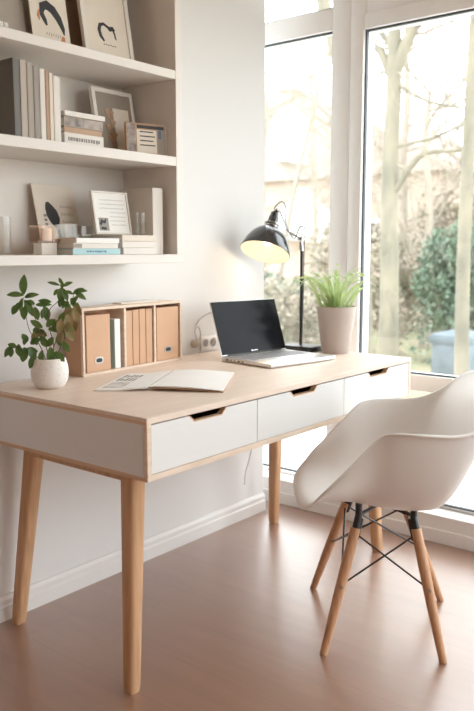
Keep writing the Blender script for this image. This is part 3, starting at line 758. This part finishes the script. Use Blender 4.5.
# ------------------------------------------------------------------ laptop
lp = thing('laptop', 'open silver laptop with a black-framed dark screen on the desk', 'laptop', (2.312, 1.676, ZD), (0, 0, -.15))
LW, LD = .338, .262
lb = MB().box(-LW/2, LW/2, -LD/2, LD/2, .002, .0155, .003).build('base', M['alu'], lp, smooth=True)
MB().box(-LW/2+.012, LW/2-.012, LD/2-.150, LD/2-.028, .0153, .0158).build('keyboard_well', M['alu'], lp)
ky = MB()
for r_ in range(6):
    y = LD/2-.036-r_*.0192
    for c_ in range(13):
        x = -LW/2+.028+c_*.0226
        if r_ == 5 and 3 < c_ < 9: continue
        ky.box(x, x+.0190, y-.0155, y, .0156, .0168, .0004)
ky.box(-LW/2+.028+4*.0226, -LW/2+.028+8*.0226+.019, LD/2-.036-5*.0192-.0155, LD/2-.036-5*.0192, .0156, .0168, .0004)
ky.build('keyboard', M['key'], lp)
MB().box(-.055, .055, -LD/2+.012, -LD/2+.088, .0153, .0160, .0002).build('trackpad', M['alu'], lp)
pt = MB()
for y, w in ((.10, .012), (.078, .007), (.060, .007), (.040, .011), (.018, .010)): pt.box(-LW/2-.0004, -LW/2+.003, y-w, y, .006, .0105)
pt.build('port', M['ink'], lp)
for x in (-.15, .15):
    for y in (-.1, .1): MB().lathe([(0, 0), (.007, 0), (.007, .0022), (0, .0022)], 16, Matrix.Translation((x, y, 0))).build('rubber_foot', M['black'], lp)
lid = link(bpy.data.objects.new('lid', bpy.data.meshes.new('lid')))
bpy.data.objects.remove(lid)
LH = .208
lean = math.radians(19)
def lidm(): return Matrix.Translation((0, LD/2-.006, .0165)) @ Matrix.Rotation(-lean, 4, 'X')
l_ = MB(); l_.box(-LW/2, LW/2, 0, .0055, 0, LH, .0024, lidm()); lid = l_.build('lid', M['alu'], lp, smooth=True)
MB().box(-LW/2+.002, LW/2-.002, -.0009, .0001, .004, LH-.002, .0003, lidm()).build('display', M['bezel'], lid)
mk = MB()
for i, w in enumerate((.005, .0035, .004, .0035, .005, .0035, .0035)): mk.box(-.017+i*.005, -.017+i*.005+w*.75, -.0013, -.0008, .0085, .0085+(.0045 if i in (0, 4) else .0032), 0, lidm())
mk.build('maker_mark', M['alu'], lid)
MB().tube([(-LW/2+.03, LD/2-.004, .0165), (LW/2-.03, LD/2-.004, .0165)], .0048, 12).build('hinge', M['black'], lp, smooth=True)

# ------------------------------------------------------------------ desk lamp
lx, ly = 2.617, 1.787
lm = thing('desk_lamp', 'black desk lamp with dome shade switched on, behind the laptop', 'lamp', (lx, ly, ZD))
MB().box(-.052, .052, -.085, .085, 0, .021, .003).build('base', M['black'], lm, smooth=True)
pz = 1.168-ZD
MB().tube([(0, 0, .02), (0, 0, pz)], .0062, 16).build('pole', M['black'], lm, smooth=True)
n = Vector((-.455, -.06, -.89)).normalized()
oc = Vector((2.522-lx, 1.90-ly, 1.150-ZD))
q = n.to_track_quat('Z', 'X').to_matrix().to_4x4()
sm = Matrix.Translation(oc) @ q
R_ = .101
prof = [(R_, 0), (R_+.0012, -.004), (.0965, -.022), (.089, -.045), (.076, -.070), (.058, -.091), (.040, -.103), (.031, -.107), (.029, -.112), (.029, -.128), (.024, -.132), (.021, -.134), (.021, -.160), (.017, -.164), (.017, -.178), (0, -.180)]
shd = MB().lathe(prof, 56, sm).build('shade', M['lampblack'], lm, smooth=True)
inn = [(R_, 0), (R_-.0018, -.001), (.0945, -.022), (.087, -.0445), (.074, -.069), (.056, -.0895), (.038, -.101), (.014, -.105), (0, -.105)]
MB().lathe(inn, 56, sm).build('shade_lining', M['cream'], shd, smooth=True)
def em(name, col, st):
    m = bpy.data.materials.new(name); m.use_nodes = True; nt = m.node_tree; b = nt.nodes['Principled BSDF']
    b.inputs['Base Color'].default_value = (.9, .85, .75, 1); b.inputs['Emission Color'].default_value = (*col, 1); b.inputs['Emission Strength'].default_value = st; return m
MB().lathe([(0, -.030), (.012, -.033), (.022, -.044), (.026, -.058), (.022, -.074), (.014, -.088), (.013, -.104), (0, -.104)], 28, sm).build('bulb', em('glowing_bulb', (1, .80, .55), 1.5), shd, smooth=True)
# collar rings, neck bracket, arm and joint
MB().lathe([(.0292, -.111), (.0305, -.112), (.0305, -.1155), (.0292, -.1165)], 40, sm).lathe([(.0292, -.124), (.0305, -.125), (.0305, -.1275), (.0292, -.128)], 40, sm).build('shade_ring', M['chrome'], shd, smooth=True)
neck = sm @ Vector((0, 0, -.172)); neck2 = neck+Vector((.012, -.010, .022))
MB().tube([neck, neck2], [.010, .007], 14).build('shade_neck', M['black'], lm, smooth=True)
jt = Vector((-.004, .002, 1.205-ZD))
MB().tube([neck2+Vector((.002, -.004, -.002)), neck2+Vector((.012, -.018, -.045)), jt+Vector((-.036, .040, .030)), jt], .0036, 10).build('arm', M['chrome'], lm, smooth=True)
j = MB(); j.tube([jt+Vector((.008, .010, 0)), jt-Vector((.008, .010, 0))], .013, 20).tube([(0, 0, pz-.012), jt], [.009, .007], 14)
j.tube([jt+Vector((-.012, -.014, 0)), jt+Vector((-.019, -.023, 0))], [.006, .006], 12)
j.build('elbow_joint', M['chrome'], lm, smooth=True)
MB().tube([neck2+Vector((.007, .009, 0)), neck2-Vector((.007, .009, 0))], .009, 16).build('neck_joint', M['chrome'], lm, smooth=True)
MB().tube(smoothpath([neck+Vector((-.004, -.006, .004)), neck+Vector((-.012, -.008, .026)), neck2+Vector((.004, -.010, .030)), neck2+Vector((.018, -.022, .010)), neck2+Vector((.018, -.026, -.06)), jt+Vector((-.03, .012, .0)), jt+Vector((-.016, -.006, .045)), jt+Vector((.006, -.016, .036)), jt+Vector((.009, -.010, -.02)), Vector((.0075, -.006, pz-.07)), Vector((.0075, -.004, .2)), Vector((.008, 0, .03))], 6), .0021, 8).build('cord', M['black'], lm, smooth=True)
# the bulb's light
ld = bpy.data.lights.new('bulb_light', 'POINT'); ld.energy = LAMPW = .3; ld.color = (1, .80, .60); ld.shadow_soft_size = .02
lo = link(bpy.data.objects.new('bulb_light', ld)); lo.parent = lm; lo.location = sm @ Vector((0, 0, -.012))

# ------------------------------------------------------------------ taupe pot with light green plant
gp = thing('potted_plant', 'light green strappy plant in a plain taupe pot at the desk right end', 'potted plant', (2.638, 1.634, ZD))
MB().lathe([(0, 0), (.052, 0), (.0545, .003), (.0785, .178), (.0795, .184), (.0775, .184), (.0755, .178), (.068, .15), (0, .15)], 48).build('pot', M['greypot'], gp, smooth=True)
MB().lathe([(0, .172), (.0715, .170), (.070, .160), (0, .160)], 32).build('soil', M['soil'], gp)
fl = MB(); rr = random.Random(21)
def strap(b, base, ang, elev, ln, w, droop, twist=0):
    """arching blade"""
    h = Vector((math.cos(ang), math.sin(ang), 0)); p = Vector(base); e = elev; n_ = 9; prev = None
    for i in range(n_+1):
        t = i/n_
        d = h*math.cos(e)+Vector((0, 0, math.sin(e)))
        side = Vector((-h.y, h.x, 0)); nr = side.cross(d)
        side = side*math.cos(twist)+nr*math.sin(twist); nr = side.cross(d)
        ww = w*.5*(math.sin(PI*min(1, .12+t*.88))**.7)
        tri = [b.bm.verts.new(p+side*ww+nr*ww*.3), b.bm.verts.new(p), b.bm.verts.new(p-side*ww+nr*ww*.3)]
        if prev:
            b.bm.faces.new((prev[0], tri[0], tri[1], prev[1])); b.bm.faces.new((prev[1], tri[1], tri[2], prev[2]))
        prev = tri; p = p+d*(ln/n_); e -= droop/n_*(.3+1.4*t)
for i in range(26):
    a = rr.uniform(0, 2*PI); r0 = rr.uniform(0, .058)
    el = math.radians(rr.uniform(60, 86)) - r0*5
    strap(fl, (r0*math.cos(a), r0*math.sin(a), .168), a+rr.uniform(-.5, .5), el, rr.uniform(.09, .19), rr.uniform(.013, .021), rr.uniform(.2, 1.1), rr.uniform(-1.2, 1.2))
for i in range(13):
    a = i*2*PI/13+rr.uniform(-.3, .3); r0 = rr.uniform(.01, .05)
    strap(fl, (r0*math.cos(a), r0*math.sin(a), .168), a, math.radians(rr.uniform(80, 95)), rr.uniform(.23, .31), rr.uniform(.008, .014), rr.uniform(2.4, 4.4), rr.uniform(-.8, .8))
for i in range(16):   # small leaves at the tops
    a = rr.uniform(0, 2*PI); r0 = rr.uniform(.01, .075); z = .168+rr.uniform(.115, .185)-r0*.4
    strap(fl, (r0*math.cos(a), r0*math.sin(a), z), rr.uniform(0, 2*PI), rr.uniform(-.2, .7), rr.uniform(.035, .06), rr.uniform(.011, .016), rr.uniform(.4, 1.5), rr.uniform(-.5, .5))
strap(fl, (-.03, .03, .168), math.radians(130), math.radians(62), .21, .013, 1.3, .4)
fl.build('foliage', M['lime'], gp, smooth='all')

# ------------------------------------------------------------------ wall socket, charger, cables
so = thing('wall_socket', 'white double wall socket just above the desk beside the laptop', 'socket', (2.340, WY, .792))
MB().box(-.047, .047, -.010, 0, -.030, .030, .004).build('cover_plate', M['socket'], so, smooth=True)
for x in (-.0225, .0225):
    rg = Matrix.Translation((x, -.010, 0)) @ Matrix.Rotation(PI/2, 4, 'X')
    s_ = MB().lathe([(.0195, -.0005), (.0195, .002), (.0175, .002), (.016, -.0), (0, -.0)], 32, rg).build('socket_ring', M['socket'], so, smooth=True)
    h_ = MB()
    h_.lathe([(0, .0003), (.0135, .0003), (.0135, .0009), (0, .0009)], 28, rg); h_.build('socket_well', M['hole'], s_)
pl = thing('plug', 'white plug with a looping cord hanging on the wall left of the socket', 'plug', (2.258, WY-.001, .795))
b = MB(); b.lathe([(0, 0), (.017, 0), (.016, .012), (.009, .024), (.006, .032), (0, .032)], 28, Matrix.Rotation(PI/2, 4, 'X'))
b.build('plug_body', M['bk_grey'], pl, smooth=True)
MB().tube(smoothpath([(0, -.030, -.002), (-.018, -.032, .02), (-.014, -.020, .05), (.008, -.012, .068), (.026, -.010, .050), (.030, -.010, .01), (.029, -.012, -.03), (.018, -.014, -.036)], 7), .0022, 8).build('cord', M['bk_grey'], pl, smooth=True)
cb = MB().tube(smoothpath([(2.268, WY-.006, .868), (2.29, WY-.005, .888), (2.33, WY-.004, .905), (2.38, WY-.004, .912), (2.45, WY-.005, .90)], 7), .002, 8).build('wall_cable', M['bk_grey'], smooth=True)
tag(cb, 'thin white cable running up the wall behind the laptop screen', 'cable')
cb = MB().tube(smoothpath([(2.57, 2.02, .594), (2.575, 2.01, .42), (2.566, 2.0, .32), (2.545, 2.0, .26), (2.524, 2.0, .22), (2.520, 2.0, .17)], 7), .0024, 8).build('hanging_cable', M['cord'], smooth=True)
tag(cb, 'white cable hanging from underneath the desk by its back leg', 'cable')

# ------------------------------------------------------------------ outside
GZ = -.25
MB().box(-25, 40, -30, 45, GZ-.2, GZ-.01).build('ground', M['grass'], kind='structure')
MB().box(3.12, 5.9, -5, 9, GZ, GZ+.03, .004).build('patio', M['patio'], kind='structure')
MB().box(3.05, 3.12, -3, 3, GZ-.1, .05).build('trim_3', M['trim'], kind='structure')

def tree(label, x, y, h, r, seed, lean=(0, 0), nb=9, bl=2.2, m='bark', trunk_pts=None, name='bare_tree', twigs=True, blo=.3, spread=None, forks=()):
    rr = random.Random(seed)
    t = thing(name, label, 'tree', (x, y, GZ))
    if trunk_pts is None:
        trunk_pts = [(lean[0]*k/6*h+rr.uniform(-.05, .05)*(k > 0), lean[1]*k/6*h+rr.uniform(-.05, .05)*(k > 0), h*k/6) for k in range(7)]
    sp = smoothpath(trunk_pts, 5); n = len(sp)
    MB().tube(sp, [r*(1.15 if i == 0 else 1)*(1-.65*i/n) for i in range(n)], 16).build('trunk', M[m], t, smooth=True)
    B_ = MB(); T_ = MB()
    def grow(p, d, L, r, depth):
        pts = [p]; q = p.copy(); dd = d.copy(); k = 5
        for i in range(k):
            dd = (dd+Vector((rr.uniform(-.25, .25), rr.uniform(-.25, .25), rr.uniform(-.12, .25)))).normalized(); q = q+dd*L/k; pts.append(q.copy())
        (B_ if depth == 0 else T_).tube(pts, [r*(1-.7*i/k) for i in range(k+1)], 6 if depth == 0 else 4, cap=False)
        if depth < 2:
            for i in range(1, k+1):
                for s in range(2 if depth == 0 else 1):
                    d2 = (dd+Vector((rr.uniform(-1, 1), rr.uniform(-1, 1), rr.uniform(-.4, .8)))).normalized()
                    grow(pts[i], d2, L*rr.uniform(.35, .6), r*.42, depth+1)
    for i in range(nb):
        f = blo+(1-blo)*(i+.5)/nb; p = sp[min(n-1, int(f*n))]
        a = rr.uniform(0, 2*PI) if spread is None else spread+rr.uniform(-.9, .9)
        grow(Vector(p), Vector((math.cos(a), math.sin(a), rr.uniform(.2, .8))).normalized(), bl*rr.uniform(.6, 1.1), r*.28, 0)
    for pts, r0 in forks:
        sp2 = smoothpath(pts, 5); B_.tube(sp2, [r0*(1-.7*i/len(sp2)) for i in range(len(sp2))], 10)
        for k in range(3, len(sp2), 3): grow(Vector(sp2[k]), Vector((rr.uniform(-.4, .4), rr.uniform(-1, 1), rr.uniform(-.2, 1))).normalized(), .7, r0*.25, 1)
    B_.build('branch', M[m], t, smooth=True); T_.build('twig', M['twig'], t)
    return t
tree('big forked pale tree trunk seen through the large window pane', 7, 3.73, 6.5, .105, 1, nb=9, bl=2.2, blo=.55, forks=[([(0, 0, 3.1), (.0, -.12, 3.35), (0, -.35, 3.75), (0, -.7, 4.5), (0, -.8, 5.4)], .07), ([(0, 0, 3.0), (0, .14, 3.3), (0, .3, 3.5), (0, .5, 4.3)], .05), ([(0, -.02, 1.95), (0, -.2, 2.2), (0, -.36, 2.32), (0, -.75, 2.33), (-.1, -1.3, 2.45)], .035), ([(0, -.02, 3.0), (0, -.3, 2.82), (0, -.6, 2.72), (0, -1.2, 2.62)], .022), ([(0, -.02, 2.4), (0, -.4, 2.45), (0, -.8, 2.55), (0, -1.2, 2.5)], .018)],
     trunk_pts=[(0, .0, 0), (0, -.01, 1.0), (0, .02, 2.0), (0, 0, 3.0), (0, .02, 3.7), (.05, .10, 4.6), (.1, .2, 6.4)])
tree('pale tree trunk at the right edge of the large window pane', 6, 2.505, 6.2, .062, 5, nb=7, bl=1.8, blo=.45)
tree('leaning pale tree trunk high behind the upper left window pane', 8, 5.10, 7, .12, 8, nb=6, bl=1.6, blo=.62, trunk_pts=[(.0, -.55, 0), (0, -.45, 1.5), (0, -.28, 2.9), (0, -.02, 3.9), (0, .15, 4.6), (0, .25, 6.5)])
tree('thin leaning sapling behind the lamp, seen through the left pane', 10, 7.45, 5, .05, 12, nb=9, bl=1.5, blo=.25, m='twig', trunk_pts=[(0, 0, 0), (0, -.25, 1.2), (0, -.45, 2.2), (0, -.9, 3.8), (0, -1.3, 5.0)])
for i, (x, y, h) in enumerate(((11.5, 5.9, 5.5), (12.5, 4.9, 4.4), (13, 7.8, 5.0), (10.5, 5.0, 3.6), (14, 3.6, 6.5), (12, 9.2, 4.6), (16, 6.2, 7.0), (15, 9.8, 6.5))):
    tree(['bare tree far behind the lamp', 'bare tree behind the ivy mound', 'bare tree in front of the house', 'low bare tree behind the big trunk', 'tall bare tree at far right of the garden', 'bare tree near the house left end', 'tall bare tree beyond the garden centre', 'tall bare tree beside the brick house'][i], x, y, h, .085, 30+i, lean=(rr.uniform(-.05, .05), rr.uniform(-.08, .08)), nb=13, bl=1.7, m='twig', blo=.2)

def shrub(name, label, x, y, rx, ry, h, m, n, seed, size=.06, cat='shrub'):
    rr = random.Random(seed); t = thing(name, label, cat, (x, y, GZ)); b = MB()
    blobs = [(rr.uniform(-.6, .6)*rx, rr.uniform(-.6, .6)*ry, rr.uniform(.2, .8)*h, rr.uniform(.22, .45)) for _ in range(16)]+[(0, 0, h*.45, .75), (0, 0, h*.2, .85)]
    for i in range(n):
        bx, by, bz, s = rr.choice(blobs)
        v = Vector((rr.gauss(0, 1), rr.gauss(0, 1), rr.gauss(0, 1))).normalized()
        rad = rr.uniform(.6, 1.12)
        p = Vector((bx+v.x*rx*s*rad, by+v.y*ry*s*rad, max(.02, bz+v.z*h*.5*s*rad)))
        d = (v+Vector((rr.uniform(-1, 1), rr.uniform(-1, 1), rr.uniform(-.6, .6)))).normalized()
        side = d.cross(Vector((rr.uniform(-1, 1), rr.uniform(-1, 1), rr.uniform(-1, 1)))).normalized()
        s_ = size*rr.uniform(.6, 1.2)
        vv = [b.bm.verts.new(p), b.bm.verts.new(p+d*s_*.5+side*s_*.42), b.bm.verts.new(p+d*s_), b.bm.verts.new(p+d*s_*.5-side*s_*.42)]
        b.bm.faces.new(vv)
    b.build('foliage', m, t)
    st = MB()
    for k in range(5):
        a = k*1.256; st.tube([(0, 0, 0), (.3*rx*math.cos(a), .3*ry*math.sin(a), h*.35), (.5*rx*math.cos(a), .5*ry*math.sin(a), h*.62)], [.03, .02, .008], 6)
    st.build('stem', M['twig'], t)
shrub('ivy_bush', 'rounded dark green ivy mound seen through the large pane', 9.3, 4.06, .55, .56, 1.80, M['ivy'], 9000, 3, .06)
shrub('dry_shrub', 'brownish shrub left of the ivy mound', 9.4, 5.05, .45, .42, 1.70, M['dry'], 4500, 4, .06)
shrub('dry_shrub', 'tawny shrub low behind the light green desk plant', 9.0, 6.1, .7, .7, 1.1, M['dry'], 4000, 6, .06)
shrub('dry_shrub', 'dull green shrub low behind the laptop and lamp', 10.2, 7.3, .9, .8, 1.2, M['ivy'], 3000, 9, .07)
shrub('dry_shrub', 'tawny shrub beyond the left pane near the wall end', 10.8, 9.1, .8, .7, 1.7, M['dry'], 4500, 10, .06)
shrub('hedge_bush', 'long loose hedge bush behind the trees', 13.0, 6.6, .9, 3.2, 2.1, M['dry'], 9000, 13, .09)
shrub('hedge_bush', 'tall loose brownish bush beyond the ivy mound', 11.2, 4.6, .8, 1.1, 2.9, M['dry'], 6500, 14, .07)
# blue covered bin
bn = thing('garden_cover', 'blue tarpaulin covered garden box before the ivy mound', 'garden cover', (8.1, 3.45, GZ))
MB().box(-.28, .28, -.20, .20, 0, .47, .05).build('box_body', M['bluecloth'], bn, smooth=True)
b = MB().box(-.30, .30, -.22, .22, .40, .52, .04); b.build('cover_top', M['bluecloth'], bn, smooth=True)
# house far behind the trees
hs = thing('brick_house', 'brick house, paled for haze, with white gables far behind the trees', 'house', (18.5, 13.0, GZ))
MB().box(0, 6, -4.5, 4.5, 0, 3.4, .02).build('house_wall', M['brick'], hs)
MB().prism([(-4.9, 3.35), (4.9, 3.35), (4.9, 3.5), (0, 5.9), (-4.9, 3.5)], -.25, 6.2, axis=0).build('roof', M['roof'], hs)
for yc, zc, w, hgt in ((-.55, 1.6, 1.5, 1.5), (-.2, 3.75, 1.0, 1.6)):
    g = MB().prism([(yc-w/2, zc), (yc+w/2, zc+.15), (yc+w/2-.1, zc+hgt*.55), (yc, zc+hgt), (yc-w/2-.1, zc+hgt*.5)], -.45, .0, axis=0)
    g.build('gable', M['render'], hs)
for yc, zc in ((-2.8, 1.0), (2.6, 1.0)):
    wf = MB().box(-.06, .02, yc-.5, yc+.5, zc, zc+1.2, .01).build('window_frame', M['render'], hs)
    MB().box(-.08, -.06, yc-.42, yc+.42, zc+.08, zc+1.12).build('pane', M['bezel'], wf)

# ------------------------------------------------------------------ light
W = bpy.data.worlds.new('overcast_sky'); S.world = W; W.use_nodes = True
nt = W.node_tree; bg = nt.nodes['Background']
tc = nt.nodes.new('ShaderNodeTexCoord'); sx = nt.nodes.new('ShaderNodeSeparateXYZ'); cr = nt.nodes.new('ShaderNodeValToRGB')
nt.links.new(tc.outputs['Generated'], sx.inputs[0]); nt.links.new(sx.outputs['Z'], cr.inputs['Fac'])
cr.color_ramp.elements[0].position = 0; cr.color_ramp.elements[0].color = (.93, .97, 1.0, 1)
cr.color_ramp.elements[1].position = .8; cr.color_ramp.elements[1].color = (.92, .965, 1.0, 1)
nt.links.new(cr.outputs['Color'], bg.inputs['Color']); bg.inputs['Strength'].default_value = 4.0
L_ = bpy.data.lights.new('added_door_portal', 'AREA'); L_.shape = 'RECTANGLE'; L_.size = RX1-RX0; L_.size_y = 2.4; L_.cycles.is_portal = True
o = link(bpy.data.objects.new('added_door_portal', L_)); o.location = ((RX0+RX1)/2, Y0-.12, 1.25); o.rotation_euler = (PI/2, 0, 0)
# portals guide the sky light through the panes (they give off nothing)
for (a, b, c, d) in ((1.856, 2.44, .125, 2.5), (.60, 1.69, .125, 2.05), (-.55, .43, .125, 2.5), (-1.8, -.68, .125, 2.5)):
    L_ = bpy.data.lights.new('window_portal', 'AREA'); L_.shape = 'RECTANGLE'; L_.size = d-c; L_.size_y = b-a
    L_.cycles.is_portal = True
    o = link(bpy.data.objects.new('window_portal', L_)); o.location = (3.02, (a+b)/2, (c+d)/2); o.rotation_euler = (0, PI/2, 0)

# ------------------------------------------------------------------ camera
cam = bpy.data.cameras.new('camera'); co = link(bpy.data.objects.new('camera', cam)); S.camera = co
cam.sensor_fit = 'VERTICAL'; cam.sensor_height = 36; cam.lens = 36*780/711
pitch = math.atan(105.5/780); yaw = math.radians(39.027)
co.location = (0, 0, 1.16); co.rotation_euler = (PI/2-pitch, 0, yaw-PI/2)
cam.clip_start = .05; cam.clip_end = 200
cam.dof.use_dof = True; cam.dof.focus_distance = 2.45; cam.dof.aperture_fstop = 3.0

S.view_settings.view_transform = 'Standard'; S.view_settings.look = 'None'; S.view_settings.gamma = 1
S.view_settings.use_curve_mapping = False
S.view_settings.exposure = 0.65
S.cycles.use_denoising = True
S.cycles.max_bounces = 14; S.cycles.diffuse_bounces = 8; S.cycles.glossy_bounces = 4; S.cycles.transparent_max_bounces = 16
S.cycles.sample_clamp_indirect = 12
